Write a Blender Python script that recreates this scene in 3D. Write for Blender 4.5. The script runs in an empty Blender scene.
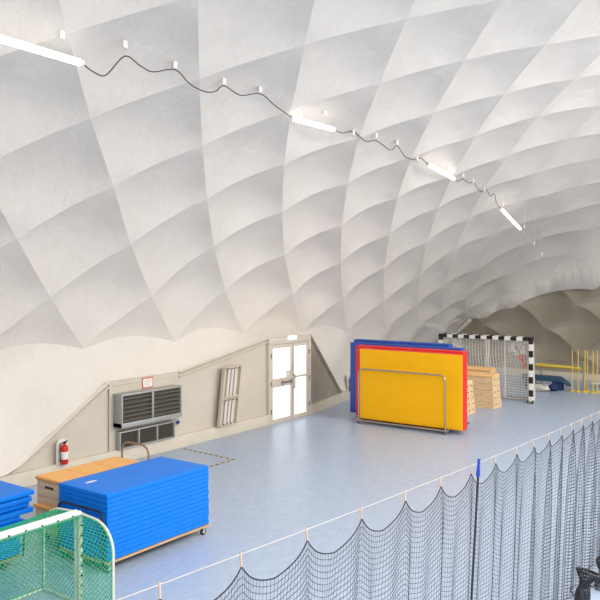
import bpy, bmesh, math, random
import numpy as np
from mathutils import Vector, Matrix
from mathutils.bvhtree import BVHTree
random.seed(7)
PI = math.pi
SC = bpy.context.scene
COL = SC.collection

# ------------------------------------------------------------------ materials
def mat(name, col, rough=.6, metal=0., bump=0., bscale=20., emit=0., ecol=None, spec=.5,
        var=0., vscale=3., stretch=None, sheen=0., trans=0.):
    m = bpy.data.materials.new(name); m.use_nodes = True
    nt = m.node_tree; b = nt.nodes['Principled BSDF']
    b.inputs['Base Color'].default_value = (*col, 1)
    b.inputs['Roughness'].default_value = rough
    b.inputs['Metallic'].default_value = metal
    b.inputs['Specular IOR Level'].default_value = spec
    if trans: b.inputs['Transmission Weight'].default_value = trans
    if emit:
        b.inputs['Emission Color'].default_value = (*(ecol or col), 1)
        b.inputs['Emission Strength'].default_value = emit
    tc = nt.nodes.new('ShaderNodeTexCoord'); src = tc.outputs['Object']
    if stretch:
        mp = nt.nodes.new('ShaderNodeMapping'); mp.inputs['Scale'].default_value = stretch
        nt.links.new(src, mp.inputs['Vector']); src = mp.outputs['Vector']
    if var:
        n = nt.nodes.new('ShaderNodeTexNoise'); n.inputs['Scale'].default_value = vscale
        n.inputs['Detail'].default_value = 6
        nt.links.new(src, n.inputs['Vector'])
        r = nt.nodes.new('ShaderNodeValToRGB')
        r.color_ramp.elements[0].position = .3; r.color_ramp.elements[1].position = .7
        r.color_ramp.elements[0].color = (*[c * (1 - var) for c in col], 1)
        r.color_ramp.elements[1].color = (*[min(1, c * (1 + var)) for c in col], 1)
        nt.links.new(n.outputs['Fac'], r.inputs['Fac'])
        nt.links.new(r.outputs['Color'], b.inputs['Base Color'])
    if bump:
        n = nt.nodes.new('ShaderNodeTexNoise'); n.inputs['Scale'].default_value = bscale
        n.inputs['Detail'].default_value = 5
        nt.links.new(src, n.inputs['Vector'])
        bp = nt.nodes.new('ShaderNodeBump'); bp.inputs['Strength'].default_value = bump
        bp.inputs['Distance'].default_value = .02
        nt.links.new(n.outputs['Fac'], bp.inputs['Height'])
        nt.links.new(bp.outputs['Normal'], b.inputs['Normal'])
    return m

def membrane_mat(name, col, wr=.55):
    m = mat(name, col, rough=.42, spec=.35, var=.03, vscale=.8)
    nt = m.node_tree; b = nt.nodes['Principled BSDF']
    tc = nt.nodes.new('ShaderNodeTexCoord')
    n1 = nt.nodes.new('ShaderNodeTexNoise'); n1.inputs['Scale'].default_value = 1.1; n1.inputs['Detail'].default_value = 4
    nt.links.new(tc.outputs['Object'], n1.inputs['Vector'])
    mp = nt.nodes.new('ShaderNodeMapping'); mp.inputs['Scale'].default_value = (1.2, 5.0, 1.6); mp.inputs['Rotation'].default_value = (.7, .2, .6)
    nt.links.new(tc.outputs['Object'], mp.inputs['Vector'])
    n2 = nt.nodes.new('ShaderNodeTexNoise'); n2.inputs['Scale'].default_value = 1.8; n2.inputs['Detail'].default_value = 3; n2.inputs['Distortion'].default_value = .6
    nt.links.new(mp.outputs['Vector'], n2.inputs['Vector'])
    # sharp little creases where the ridged noise peaks
    a = nt.nodes.new('ShaderNodeMath'); a.operation = 'SUBTRACT'; a.inputs[1].default_value = .5
    nt.links.new(n2.outputs['Fac'], a.inputs[0])
    ab = nt.nodes.new('ShaderNodeMath'); ab.operation = 'ABSOLUTE'; nt.links.new(a.outputs[0], ab.inputs[0])
    sm = nt.nodes.new('ShaderNodeMath'); sm.operation = 'SMOOTH_MIN'; sm.inputs[1].default_value = .035; sm.inputs[2].default_value = .02
    nt.links.new(ab.outputs[0], sm.inputs[0])
    sm2 = nt.nodes.new('ShaderNodeMath'); sm2.operation = 'MULTIPLY'; nt.links.new(sm.outputs[0], sm2.inputs[0]); nt.links.new(n1.outputs['Fac'], sm2.inputs[1])
    ad = nt.nodes.new('ShaderNodeMath'); ad.operation = 'MULTIPLY_ADD'; ad.inputs[1].default_value = 3.0
    nt.links.new(sm2.outputs[0], ad.inputs[0]); nt.links.new(n1.outputs['Fac'], ad.inputs[2])
    bp = nt.nodes.new('ShaderNodeBump'); bp.inputs['Strength'].default_value = wr; bp.inputs['Distance'].default_value = .12
    nt.links.new(ad.outputs[0], bp.inputs['Height']); nt.links.new(bp.outputs['Normal'], b.inputs['Normal'])
    return m

def wood_mat(name, col, var=.18):
    m = mat(name, col, rough=.5, var=var, vscale=4, stretch=(1, 1, 9), bump=.05, bscale=12)
    return m

M = {}
M['membrane'] = membrane_mat('membrane_white', (.75, .705, .65))
M['endwall'] = membrane_mat('membrane_shaded', (.33, .295, .235), .5)  # darker copy of the membrane; the end wall's shade is put into its colour
M['panel'] = mat('panel_beige', (.60, .545, .46), rough=.5, var=.04, vscale=1.5, bump=.1, bscale=3)
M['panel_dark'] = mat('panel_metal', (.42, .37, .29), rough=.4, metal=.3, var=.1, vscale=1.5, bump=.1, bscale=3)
M['kerb'] = mat('kerb_cream', (.66, .60, .50), rough=.6, var=.05, vscale=3, bump=.1, bscale=10)
M['frame'] = mat('door_cream', (.62, .565, .48), rough=.4)
M['pane'] = mat('pane_daylit', (.9, .93, .95), rough=.2, emit=.95, ecol=(.95, .98, 1.))
M['white'] = mat('white_paint', (.8, .79, .76), rough=.4)
M['offwhite'] = mat('offwhite', (.58, .52, .42), rough=.5)
M['grey'] = mat('grey_metal', (.38, .39, .38), rough=.4, metal=.4)
M['steel'] = mat('steel_tube', (.42, .41, .38), rough=.28, metal=.9)
M['louver'] = mat('louver_grey', (.17, .155, .13), rough=.5, metal=.3)
M['dark'] = mat('dark_cavity', (.05, .045, .04), rough=.9)
M['black'] = mat('black_plastic', (.012, .012, .014), rough=.5)
M['net_black'] = mat('net_black', (.02, .02, .03), rough=.8)
M['net_green'] = mat('net_green', (.02, .40, .19), rough=.7)
M['net_white'] = mat('net_white', (.85, .83, .78), rough=.8)
M['goal_white'] = mat('goal_tube', (.66, .70, .60), rough=.35)
M['goal_pale'] = mat('goal_tube_green', (.42, .62, .42), rough=.35)
M['blue_mat'] = mat('blue_mat', (.0, .19, .76), rough=.5, spec=.3, bump=.1, bscale=14, var=.05, vscale=6)
M['blue_mat2'] = mat('blue_mat_b', (.0, .17, .70), rough=.5, spec=.3, bump=.1, bscale=14, var=.05, vscale=6)
M['navy_mat'] = mat('royal_blue_vinyl', (.008, .07, .40), rough=.4, bump=.3, bscale=5)
M['yellow'] = mat('yellow_vinyl', (1.0, .50, .0), rough=.45, spec=.3, bump=.7, bscale=1.3, stretch=(1, 1, 1.4))
M['yellow'].node_tree.nodes['Bump'].inputs['Distance'].default_value = .07
M['red'] = mat('red_vinyl', (.78, .012, .012), rough=.4, bump=.4, bscale=3)
M['redpaint'] = mat('red_paint', (.62, .02, .015), rough=.3)
M['orange'] = mat('orange_leather', (.88, .44, .12), rough=.5, bump=.1, bscale=10)
M['orange_edge'] = mat('orange_leather_edge', (.68, .26, .045), rough=.5)
M['wood'] = wood_mat('light_wood', (.76, .53, .31))
M['wood_pale'] = wood_mat('pale_wood', (.78, .57, .36), .08)
M['plywood'] = wood_mat('plywood', (.55, .36, .2))
M['yellow_paint'] = mat('yellow_paint', (.72, .50, .06), rough=.4)
M['teal'] = mat('teal_vinyl', (.02, .075, .135), rough=.5, bump=.2)
M['navy'] = mat('navy_fabric', (.012, .03, .11), rough=.8, bump=.3)
M['bag'] = mat('white_bag', (.62, .60, .54), rough=.8, bump=.8, bscale=9)
M['tape_y'] = mat('tape_yellow', (.62, .50, .16), rough=.6)
M['tape_k'] = mat('tape_black', (.04, .04, .04), rough=.6)
M['rope'] = mat('white_rope', (.46, .42, .38), rough=.8)
M['tan'] = mat('tan_hook', (.55, .40, .28), rough=.7)
M['rubber'] = mat('rubber', (.03, .03, .03), rough=.7)
M['blue_cap'] = mat('blue_cap', (.01, .04, .40), rough=.5)
M['lamp'] = mat('lamp_tube', (1, .96, .9), rough=.4, emit=2.4, ecol=(1, .95, .88))
M['cable'] = mat('cable_dark', (.09, .06, .05), rough=.6)
M['fixture'] = mat('fixture_white', (.85, .83, .8), rough=.4)
M['brown_tube'] = mat('bronze_tube', (.30, .2, .12), rough=.4, metal=.3)
M['led'] = mat('exit_light', (1, 1, 1), rough=.4, emit=.9)

M['slat_brown'] = mat('slat_brown', (.13, .11, .085), rough=.6)
M['orange_pale'] = mat('pale_leather', (.84, .50, .22), rough=.5, bump=.1, bscale=10)

M['rack_bar'] = mat('rack_bar', (.66, .62, .56), rough=.5)

def floor_mat():
    m = mat('sports_floor', (.40, .49, .63), rough=.34, spec=.45)
    nt = m.node_tree; b = nt.nodes['Principled BSDF']
    tc = nt.nodes.new('ShaderNodeTexCoord')
    mp = nt.nodes.new('ShaderNodeMapping'); mp.inputs['Scale'].default_value = (3.0, .9, 1)
    nt.links.new(tc.outputs['Object'], mp.inputs['Vector'])
    n = nt.nodes.new('ShaderNodeTexNoise'); n.inputs['Scale'].default_value = 5; n.inputs['Detail'].default_value = 10; n.inputs['Roughness'].default_value = .72
    nt.links.new(mp.outputs['Vector'], n.inputs['Vector'])
    r = nt.nodes.new('ShaderNodeValToRGB')
    r.color_ramp.elements[0].position = .36; r.color_ramp.elements[1].position = .64
    r.color_ramp.elements[0].color = (.33, .42, .57, 1); r.color_ramp.elements[1].color = (.44, .52, .65, 1)
    nt.links.new(n.outputs['Fac'], r.inputs['Fac']); nt.links.new(r.outputs['Color'], b.inputs['Base Color'])
    n2 = nt.nodes.new('ShaderNodeTexNoise'); n2.inputs['Scale'].default_value = 1.3; n2.inputs['Detail'].default_value = 5
    nt.links.new(mp.outputs['Vector'], n2.inputs['Vector'])
    mr = nt.nodes.new('ShaderNodeMapRange'); mr.inputs[3].default_value = .24; mr.inputs[4].default_value = .42
    nt.links.new(n2.outputs['Fac'], mr.inputs[0]); nt.links.new(mr.outputs[0], b.inputs['Roughness'])
    return m
M['floor'] = floor_mat()

# ------------------------------------------------------------------ mesh builder
class MB:
    def __init__(self): self.v = []; self.f = []; self.mi = []; self.mats = []; self.sm = []
    def m(self, name):
        if name not in self.mats: self.mats.append(name)
        return self.mats.index(name)
    def poly(self, vs, faces, mt, smooth=False):
        o = len(self.v); k = self.m(mt)
        self.v += [tuple(p) for p in vs]
        for f in faces: self.f.append(tuple(i + o for i in f)); self.mi.append(k); self.sm.append(smooth)
        return self
    def box(self, a, b, mt, bev=0.):
        x0, y0, z0 = [min(p, q) for p, q in zip(a, b)]; x1, y1, z1 = [max(p, q) for p, q in zip(a, b)]
        c = min(bev, (x1 - x0) * .45, (y1 - y0) * .45, (z1 - z0) * .45)
        if c <= 0:
            vs = [(x, y, z) for x in (x0, x1) for y in (y0, y1) for z in (z0, z1)]
            return self.poly(vs, [(0, 1, 3, 2), (4, 6, 7, 5), (0, 4, 5, 1), (2, 3, 7, 6), (0, 2, 6, 4), (1, 5, 7, 3)], mt)
        bm = bmesh.new(); bmesh.ops.create_cube(bm, size=1)
        for v in bm.verts: v.co = Vector(((x0 + x1) / 2 + v.co.x * (x1 - x0), (y0 + y1) / 2 + v.co.y * (y1 - y0), (z0 + z1) / 2 + v.co.z * (z1 - z0)))
        bmesh.ops.bevel(bm, geom=list(bm.edges), offset=c, segments=2, profile=.6, affect='EDGES')
        bm.verts.index_update()
        self.poly([v.co[:] for v in bm.verts], [[v.index for v in f.verts] for f in bm.faces], mt, True); bm.free(); return self
    def tube(self, pts, r, mt, n=8, closed=False, cap=True):
        P = [Vector(p) for p in pts]; N = len(P)
        if N < 2: return self
        rr = r if isinstance(r, (list, tuple)) else [r] * N
        T = []
        for i in range(N):
            if closed: t = P[(i + 1) % N] - P[i - 1]
            else: t = P[min(i + 1, N - 1)] - P[max(i - 1, 0)]
            T.append(t.normalized() if t.length > 1e-9 else Vector((0, 0, 1)))
        u = T[0].cross(Vector((0, 0, 1)))
        if u.length < 1e-3: u = T[0].cross(Vector((1, 0, 0)))
        u.normalize(); vs = []
        for i in range(N):
            u = (u - T[i] * u.dot(T[i]))
            u = u.normalized() if u.length > 1e-6 else T[i].orthogonal().normalized()
            w = T[i].cross(u)
            for k in range(n):
                a = 2 * PI * k / n; vs.append(P[i] + (u * math.cos(a) + w * math.sin(a)) * rr[i])
        fs = []
        for i in range(N if closed else N - 1):
            j = (i + 1) % N
            for k in range(n): fs.append((i * n + k, i * n + (k + 1) % n, j * n + (k + 1) % n, j * n + k))
        if cap and not closed: fs += [tuple(range(n))[::-1], tuple((N - 1) * n + k for k in range(n))]
        return self.poly(vs, fs, mt, n > 4)
    def cyl(self, a, b, r, mt, n=16): return self.tube([a, b], r, mt, n)
    def lathe(self, c, prof, mt, n=20, axis='z'):
        vs = []; fs = []
        for (r, h) in prof:
            for k in range(n):
                a = 2 * PI * k / n; p = (r * math.cos(a), r * math.sin(a), h)
                if axis == 'x': p = (p[2], p[0], p[1])
                if axis == 'y': p = (p[0], p[2], p[1])
                vs.append((c[0] + p[0], c[1] + p[1], c[2] + p[2]))
        L = len(prof)
        for i in range(L - 1):
            for k in range(n): fs.append((i * n + k, i * n + (k + 1) % n, (i + 1) * n + (k + 1) % n, (i + 1) * n + k))
        fs += [tuple(range(n))[::-1], tuple((L - 1) * n + k for k in range(n))]
        return self.poly(vs, fs, mt, True)
    def build(self, name, parent=None, kind=None, label=None, rel=None):
        me = bpy.data.meshes.new(name)
        o0 = Vector(parent.get('_o', (0, 0, 0))) if parent is not None else Vector(rel or (0, 0, 0))
        me.from_pydata([tuple(Vector(p) - o0) for p in self.v], [], self.f)
        for mt in self.mats: me.materials.append(M[mt])
        me.polygons.foreach_set('material_index', self.mi); me.polygons.foreach_set('use_smooth', self.sm)
        me.update()
        bm = bmesh.new(); bm.from_mesh(me); bmesh.ops.recalc_face_normals(bm, faces=bm.faces); bm.to_mesh(me); bm.free()
        try:
            if name != 'ceiling': me.set_sharp_from_angle(angle=math.radians(40))
        except Exception: pass
        o = bpy.data.objects.new(name, me); COL.objects.link(o)
        if parent is not None: o.parent = parent; o['_o'] = tuple(o0)
        elif rel: o.location = rel; o['_o'] = tuple(rel)
        if kind: o['kind'] = kind
        if label: o['label'] = label
        return o

def thing(name, label, cat, loc, group=None):
    o = bpy.data.objects.new(name, None); COL.objects.link(o); o.location = loc
    o.empty_display_size = .1; o['_o'] = tuple(loc)
    o['label'] = label; o['category'] = cat
    if group: o['group'] = group
    return o
def tag(o, label, cat, group=None):
    o['label'] = label; o['category'] = cat
    if group: o['group'] = group
    return o
def dup(root, loc, label=None, group=None, rot=None):
    r = root.copy(); COL.objects.link(r); r.location = loc
    if rot: r.rotation_euler = rot
    if label: r['label'] = label
    if group: r['group'] = group
    for ch in list(root.children):
        c = ch.copy(); COL.objects.link(c); c.parent = r
        for g in list(ch.children):
            d = g.copy(); COL.objects.link(d); d.parent = c
    return r
def rounded(pts, r, n=6):
    """polyline with its inner corners rounded"""
    P = [Vector(p) for p in pts]; out = [P[0]]
    for i in range(1, len(P) - 1):
        a, b, c = P[i - 1], P[i], P[i + 1]
        rr = min(r, (a - b).length * .5, (c - b).length * .5)
        p = b + (a - b).normalized() * rr; q = b + (c - b).normalized() * rr
        for k in range(n + 1):
            t = k / n; out.append(p * (1 - t) ** 2 + b * 2 * t * (1 - t) + q * t * t)
    out.append(P[-1]); return out

# ------------------------------------------------------------------ air-dome membrane
TH = .6275; ST, CT = math.sin(TH), math.cos(TH)
GY = 30.45                                   # the end wall of the hall
MP = [20.1726, 11.2349, 2.0166, -1.506, 36.5302, 2.8105]
NS0, NP, NQ, NR0 = 5.2048, 1.2796, 1.3609, 2.3956
ARX = [-3., -2.5, -1.9, -1.2, -.35, 0, .4, .85, 1.3, 1.9, 2.6, 3.4, 4.16, 4.7, 5.6, 6.5, 7.4, 8.2, 9.6, 11, 12.2, 14, 16, 18, 30]; ARZ = [.9, 1.45, 1.9, 2.15, 2.28, 2.52, 2.68, 2.74, 3.02, 3.28, 3.46, 3.54, 3.51, 3.78, 3.98, 4.0, 3.88, 4.15, 4.35, 4.3, 4.1, 4.3, 4.2, 4.0, 3.9]   # top edge of the end wall
OX=[[-0.0,-0.03,-0.06,-0.09,-0.11,-0.13,-0.13,-0.13,-0.12,-0.11,-0.09,-0.08,-0.06,-0.05,-0.04,-0.03,-0.02,-0.01,-0.0,0.01,0.02,0.03],[0.0,-0.02,-0.04,-0.06,-0.09,-0.12,-0.13,-0.13,-0.11,-0.08,-0.06,-0.05,-0.03,-0.02,-0.01,-0.0,0.01,0.01,0.01,0.01,0.01,0.02],[0.01,-0.01,-0.03,-0.04,-0.06,-0.09,-0.13,-0.14,-0.09,-0.05,-0.03,-0.02,0.0,0.01,0.02,0.03,0.03,0.03,0.03,0.02,0.01,0.0],[0.01,0.0,-0.01,-0.02,-0.03,-0.04,-0.1,-0.14,-0.05,-0.02,-0.01,0.02,0.04,0.05,0.06,0.06,0.06,0.05,0.04,0.02,0.0,-0.02],[0.02,0.02,0.01,0.0,0.0,0.02,-0.03,-0.03,-0.0,-0.02,0.03,0.06,0.08,0.09,0.1,0.1,0.09,0.07,0.05,0.02,-0.0,-0.03],[0.03,0.04,0.04,0.05,0.06,0.04,-0.09,-0.19,-0.23,-0.02,0.09,0.13,0.13,0.14,0.14,0.13,0.11,0.09,0.06,0.02,-0.02,-0.05],[0.04,0.06,0.07,0.08,0.07,0.04,-0.01,-0.02,-0.0,0.12,0.19,0.18,0.18,0.19,0.18,0.17,0.13,0.09,0.05,0.01,-0.03,-0.07],[0.06,0.08,0.09,0.11,0.12,0.1,0.08,0.08,0.13,0.22,0.27,0.22,0.25,0.25,0.23,0.19,0.14,0.08,0.03,-0.01,-0.05,-0.07],[0.08,0.09,0.11,0.12,0.11,0.08,0.02,0.01,0.07,0.17,0.21,0.36,0.33,0.29,0.24,0.18,0.1,0.03,-0.02,-0.05,-0.06,-0.06],[0.1,0.11,0.11,0.11,0.09,0.05,-0.05,-0.15,-0.04,-0.11,0.0,0.34,0.37,0.29,0.22,0.12,0.01,-0.06,-0.09,-0.09,-0.07,-0.04],[0.12,0.11,0.11,0.09,0.05,-0.04,-0.2,-0.45,-0.44,-0.51,-0.45,-0.46,0.05,0.2,0.11,-0.04,-0.15,-0.2,-0.18,-0.13,-0.06,0.01],[0.13,0.11,0.09,0.06,-0.01,-0.12,-0.3,-0.5,-0.61,-0.66,-0.6,-0.36,-0.07,-0.0,-0.17,-0.35,-0.4,-0.35,-0.26,-0.15,-0.05,0.06],[0.13,0.11,0.08,0.03,-0.05,-0.17,-0.32,-0.47,-0.6,-0.67,-0.67,-0.6,-0.47,-0.37,-0.7,-0.78,-0.67,-0.5,-0.33,-0.17,-0.03,0.11],[0.13,0.09,0.06,0.0,-0.07,-0.17,-0.28,-0.4,-0.52,-0.61,-0.7,-0.82,-0.98,-1.09,-1.4,-1.16,-0.86,-0.6,-0.37,-0.18,-0.01,0.15],[0.11,0.08,0.04,-0.01,-0.07,-0.14,-0.23,-0.32,-0.42,-0.54,-0.7,-0.9,-1.14,-1.33,-1.41,-1.23,-0.94,-0.64,-0.39,-0.18,0.01,0.18],[0.09,0.06,0.03,-0.01,-0.05,-0.1,-0.16,-0.24,-0.34,-0.48,-0.66,-0.87,-1.08,-1.23,-1.24,-1.11,-0.89,-0.63,-0.4,-0.18,0.01,0.19],[0.06,0.04,0.02,0.0,-0.02,-0.06,-0.1,-0.17,-0.28,-0.41,-0.58,-0.76,-0.92,-1.01,-1.0,-0.92,-0.77,-0.58,-0.38,-0.19,-0.0,0.18],[0.03,0.03,0.02,0.02,0.01,-0.01,-0.05,-0.11,-0.22,-0.35,-0.49,-0.62,-0.71,-0.75,-0.75,-0.71,-0.62,-0.51,-0.36,-0.19,-0.01,0.17]]
OY=[[-0.05,-0.04,-0.03,-0.02,0.0,0.02,0.03,0.04,0.05,0.06,0.06,0.06,0.06,0.06,0.06,0.05,0.04,0.03,0.02,0.01,-0.01,-0.02],[-0.02,-0.03,-0.03,-0.02,-0.01,0.01,0.04,0.06,0.07,0.07,0.07,0.06,0.06,0.05,0.04,0.03,0.02,0.02,0.01,0.0,-0.01,-0.02],[-0.0,-0.01,-0.02,-0.03,-0.02,-0.0,0.04,0.09,0.09,0.08,0.07,0.06,0.05,0.04,0.02,0.01,0.01,0.0,-0.0,-0.01,-0.01,-0.01],[0.02,0.0,-0.01,-0.02,-0.03,-0.02,0.04,0.11,0.08,0.09,0.08,0.06,0.04,0.02,0.0,-0.01,-0.01,-0.02,-0.02,-0.01,-0.01,-0.0],[0.03,0.02,0.01,-0.01,-0.02,0.02,0.02,0.04,0.08,0.11,0.08,0.04,0.01,-0.02,-0.03,-0.03,-0.04,-0.04,-0.03,-0.02,-0.01,0.01],[0.04,0.04,0.03,0.02,-0.02,-0.03,0.07,0.14,0.21,0.14,0.05,-0.01,-0.04,-0.06,-0.06,-0.07,-0.07,-0.07,-0.05,-0.03,-0.0,0.03],[0.04,0.05,0.06,0.06,0.06,-0.0,0.01,0.02,0.04,0.08,-0.01,-0.08,-0.1,-0.11,-0.1,-0.11,-0.11,-0.1,-0.07,-0.04,0.01,0.05],[0.04,0.06,0.07,0.08,0.08,0.02,-0.08,-0.07,-0.07,-0.06,-0.1,-0.16,-0.17,-0.16,-0.16,-0.17,-0.17,-0.14,-0.09,-0.03,0.02,0.07],[0.04,0.05,0.07,0.07,0.07,0.05,0.0,-0.08,-0.09,-0.07,-0.06,-0.21,-0.25,-0.2,-0.24,-0.27,-0.23,-0.15,-0.08,-0.02,0.03,0.07],[0.03,0.04,0.05,0.05,0.04,0.02,-0.04,-0.03,-0.13,0.02,-0.03,-0.25,-0.27,-0.29,-0.41,-0.37,-0.25,-0.13,-0.05,0.01,0.04,0.06],[0.02,0.03,0.02,0.02,0.0,-0.02,-0.03,0.01,-0.04,-0.05,0.04,0.04,-0.49,-0.76,-0.63,-0.38,-0.18,-0.06,0.0,0.03,0.03,0.04],[0.01,0.0,-0.0,-0.01,-0.02,-0.02,-0.0,0.04,0.08,0.12,0.12,-0.2,-0.63,-0.97,-0.53,-0.18,-0.01,0.05,0.05,0.04,0.01,-0.01],[-0.01,-0.02,-0.03,-0.04,-0.04,-0.02,0.01,0.08,0.18,0.31,0.43,0.51,0.31,0.12,0.18,0.22,0.2,0.15,0.09,0.04,-0.01,-0.06],[-0.03,-0.04,-0.05,-0.05,-0.05,-0.02,0.03,0.13,0.27,0.47,0.73,1.06,1.36,1.3,1.04,0.68,0.43,0.25,0.13,0.03,-0.05,-0.12],[-0.05,-0.06,-0.06,-0.06,-0.04,-0.01,0.06,0.17,0.34,0.59,0.92,1.3,1.61,1.63,1.37,0.97,0.62,0.36,0.18,0.04,-0.07,-0.17],[-0.08,-0.08,-0.07,-0.06,-0.04,0.01,0.09,0.22,0.41,0.67,0.98,1.29,1.52,1.55,1.38,1.07,0.74,0.46,0.24,0.06,-0.09,-0.22],[-0.1,-0.09,-0.08,-0.06,-0.02,0.04,0.14,0.28,0.46,0.69,0.94,1.16,1.31,1.35,1.25,1.05,0.8,0.54,0.31,0.1,-0.09,-0.27],[-0.13,-0.11,-0.09,-0.06,-0.01,0.07,0.18,0.33,0.51,0.7,0.87,1.0,1.08,1.11,1.08,0.98,0.82,0.61,0.38,0.14,-0.09,-0.31]]

_t = np.linspace(0, 1, 400); _ph = _t * np.pi / 2
_d = MP[0] * (1 - np.cos(_ph) ** (2 / MP[2])); _z = MP[1] * np.sin(_ph) ** (2 / MP[2])
_al = np.concatenate([[0], np.cumsum(np.hypot(np.diff(_d), np.diff(_z)))])
_al2 = np.concatenate([_al, 2 * _al[-1] - _al[-2::-1]]); _d2 = np.concatenate([_d, 2 * MP[0] - _d[-2::-1]]); _z2 = np.concatenate([_z, _z[-2::-1]])
def grid_off(T, i, j):
    i = min(max(i + 3, 0), 16.999); j = min(max(j + 3, 0), 20.999); a = int(i); b = int(j); fi = i - a; fj = j - b
    return (T[a][b] * (1 - fi) * (1 - fj) + T[a + 1][b] * fi * (1 - fj) + T[a][b + 1] * (1 - fi) * fj + T[a + 1][b + 1] * fi * fj)
def shell(i, j):
    """point of the net of seams, lattice coordinates -> hall coordinates"""
    s = NS0 + NP * (i + j) + grid_off(OX, i, j); r = NR0 + NQ * (i + 4 - j) + grid_off(OY, i, j)
    dd = float(np.interp(r, _al2, _d2)); zz = float(np.interp(r, _al2, _z2))
    e = min(max((30.45 - s) / MP[4], 0), 1); g = (1 - (1 - e) ** MP[5]) ** (1 / MP[5])
    x = dd + MP[3]; A = min(float(np.interp(x, ARX, ARZ)), zz); z = A + (zz - A) * g
    return Vector((x, min(s, GY), z))
def shell_n(i, j):
    h = .05; a = shell(i + h, j) - shell(i - h, j); b = shell(i, j + h) - shell(i, j - h)
    n = a.cross(b)
    if n.length < 1e-9: return Vector((-1, 0, 0))
    n.normalize()
    c = Vector((9, 12, 1.5)) - shell(i, j)
    return -n if n.dot(c) > 0 else n
BULGE = .215
def sstep(a, b_, v): t = min(max((v - a) / (b_ - a), 0), 1); return t * t * (3 - 2 * t)
def skin(i, j):
    fi = i - math.floor(i); fj = j - math.floor(j)
    b = (4 * fi * (1 - fi)) ** .85 * (4 * fj * (1 - fj)) ** .85
    q = i + 4 - j
    p = shell(i, j)
    if q < 1.0: b *= .55 + .45 * q
    if q < .5:                                   # the lowest rope hangs in arcs between the knots
        p.z += .18 * (1 - q / .5) * 4 * fi * (1 - fi)
    s = NS0 + NP * (i + j)
    fade = 1 - sstep(GY - 1.5, GY - .1, p.y)
    amp = (.02 + .10 * (1 - sstep(2.5, 6.5, q))) * 4 * fi * (1 - fi) * min(1, q) * (.3 + .7 * sstep(10, 16, s))      # seams bow out between the knots
    return p + shell_n(i, j) * ((BULGE * (1 - .35 * sstep(5.5, 9, q)) * b + amp) * fade * (1 - .5 * sstep(17, 25, s)))
NSUB = 8
mem = MB(); vid = {}
def vtx(a, b):
    if (a, b) not in vid:
        vid[(a, b)] = len(mem.v); mem.v.append(tuple(skin(a / NSUB, b / NSUB)))
    return vid[(a, b)]
mk = mem.m('membrane')
for a in range(-6 * NSUB, 17 * NSUB):
    for b in range(-12 * NSUB, 20 * NSUB):
        i, j = (a + .5) / NSUB, (b + .5) / NSUB
        s = NS0 + NP * (i + j); q = i + 4 - j
        if s < -5 or s > 33.5 or q > 16.5: continue
        c = [(a, b), (a + 1, b), (a + 1, b + 1), (a, b + 1)]
        ins = [p[0] + 4 * NSUB - p[1] >= 0 for p in c]
        cc = [p for p, ok in zip(c, ins) if ok]
        if len(cc) >= 3 and any(Vector(mem.v[vtx(*p)]).y < GY - 1e-4 for p in cc):
            mem.f.append(tuple(vtx(*p) for p in cc)); mem.mi.append(mk); mem.sm.append(False)
# skirt from the lowest rope down to the top of the wall panels and the kerb
PROF = [(-6, -.46, .31), (8.10, -.46, .31), (10.46, -.54, 1.72), (12.45, -.54, 1.72), (15.74, -.54, 2.28), (17.69, -.54, 2.28), (20.25, -1.07, .34), (20.6, -1.10, .30), (30.6, -2.66, .30)]
def prof(s):
    for (s0, x0, z0), (s1, x1, z1) in zip(PROF, PROF[1:]):
        if s <= s1:
            t = (s - s0) / (s1 - s0); return x0 + (x1 - x0) * t, z0 + (z1 - z0) * t
    return PROF[-1][1], PROF[-1][2]
cols = []
a = -7 * NSUB
while a < 13 * NSUB:
    i = a / NSUB; j = i + 4; top = skin(i, j) if False else None
    if (a, a + 4 * NSUB) in vid:
        tp = Vector(mem.v[vid[(a, a + 4 * NSUB)]]); cols.append((i, tp, vid[(a, a + 4 * NSUB)]))
    a += 1
SK = 10; rowsv = []
for (i, tp, v0) in cols:
    s = tp.y; bx_, bz_ = prof(s); col = [v0]
    f = i - math.floor(i)
    for k in range(1, SK + 1):
        t = k / SK; p = Vector((tp.x + (bx_ - tp.x) * t, s, tp.z + (bz_ - tp.z) * t))
        hgt = max(.1, tp.z - bz_)
        b = 4 * t * (1 - t) * min(.30, .12 * hgt) * (.35 + .65 * abs(math.sin(PI * (f + .5 * t * min(1, hgt / 2)))))
        p += Vector((-1, 0, .3)).normalized() * b
        col.append(len(mem.v)); mem.v.append(tuple(p))
    rowsv.append(col)
for c0, c1 in zip(rowsv, rowsv[1:]):
    for k in range(SK):
        mem.f.append((c0[k], c1[k], c1[k + 1], c0[k + 1])); mem.mi.append(mk); mem.sm.append(True)
dome = mem.build('ceiling', kind='structure')
inv = {v: k for k, v in vid.items()}; nid = len(inv)
rows_first = set(c[0] for c in rowsv)
for e in dome.data.edges:
    v, u = e.vertices[0], e.vertices[1]
    if v in inv and u in inv:
        A_, B_ = inv[v], inv[u]
        if (A_[0] == B_[0] and A_[0] % NSUB == 0) or (A_[1] == B_[1] and A_[1] % NSUB == 0) or (v in rows_first and u in rows_first and abs(A_[0] - B_[0]) == 1 and abs(A_[1] - B_[1]) == 1): e.use_edge_sharp = True
bm = bmesh.new(); bm.from_mesh(dome.data)
bmesh.ops.dissolve_degenerate(bm, dist=1e-5, edges=list(bm.edges))
rim = [e for e in bm.edges if len(e.link_faces) == 1 and all(v.co.y > GY - 1e-3 for v in e.verts)]
ret = bmesh.ops.extrude_edge_only(bm, edges=rim)          # the hem folded back behind the end wall
for v in ret['geom']:
    if isinstance(v, bmesh.types.BMVert): v.co.y += .5
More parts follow.
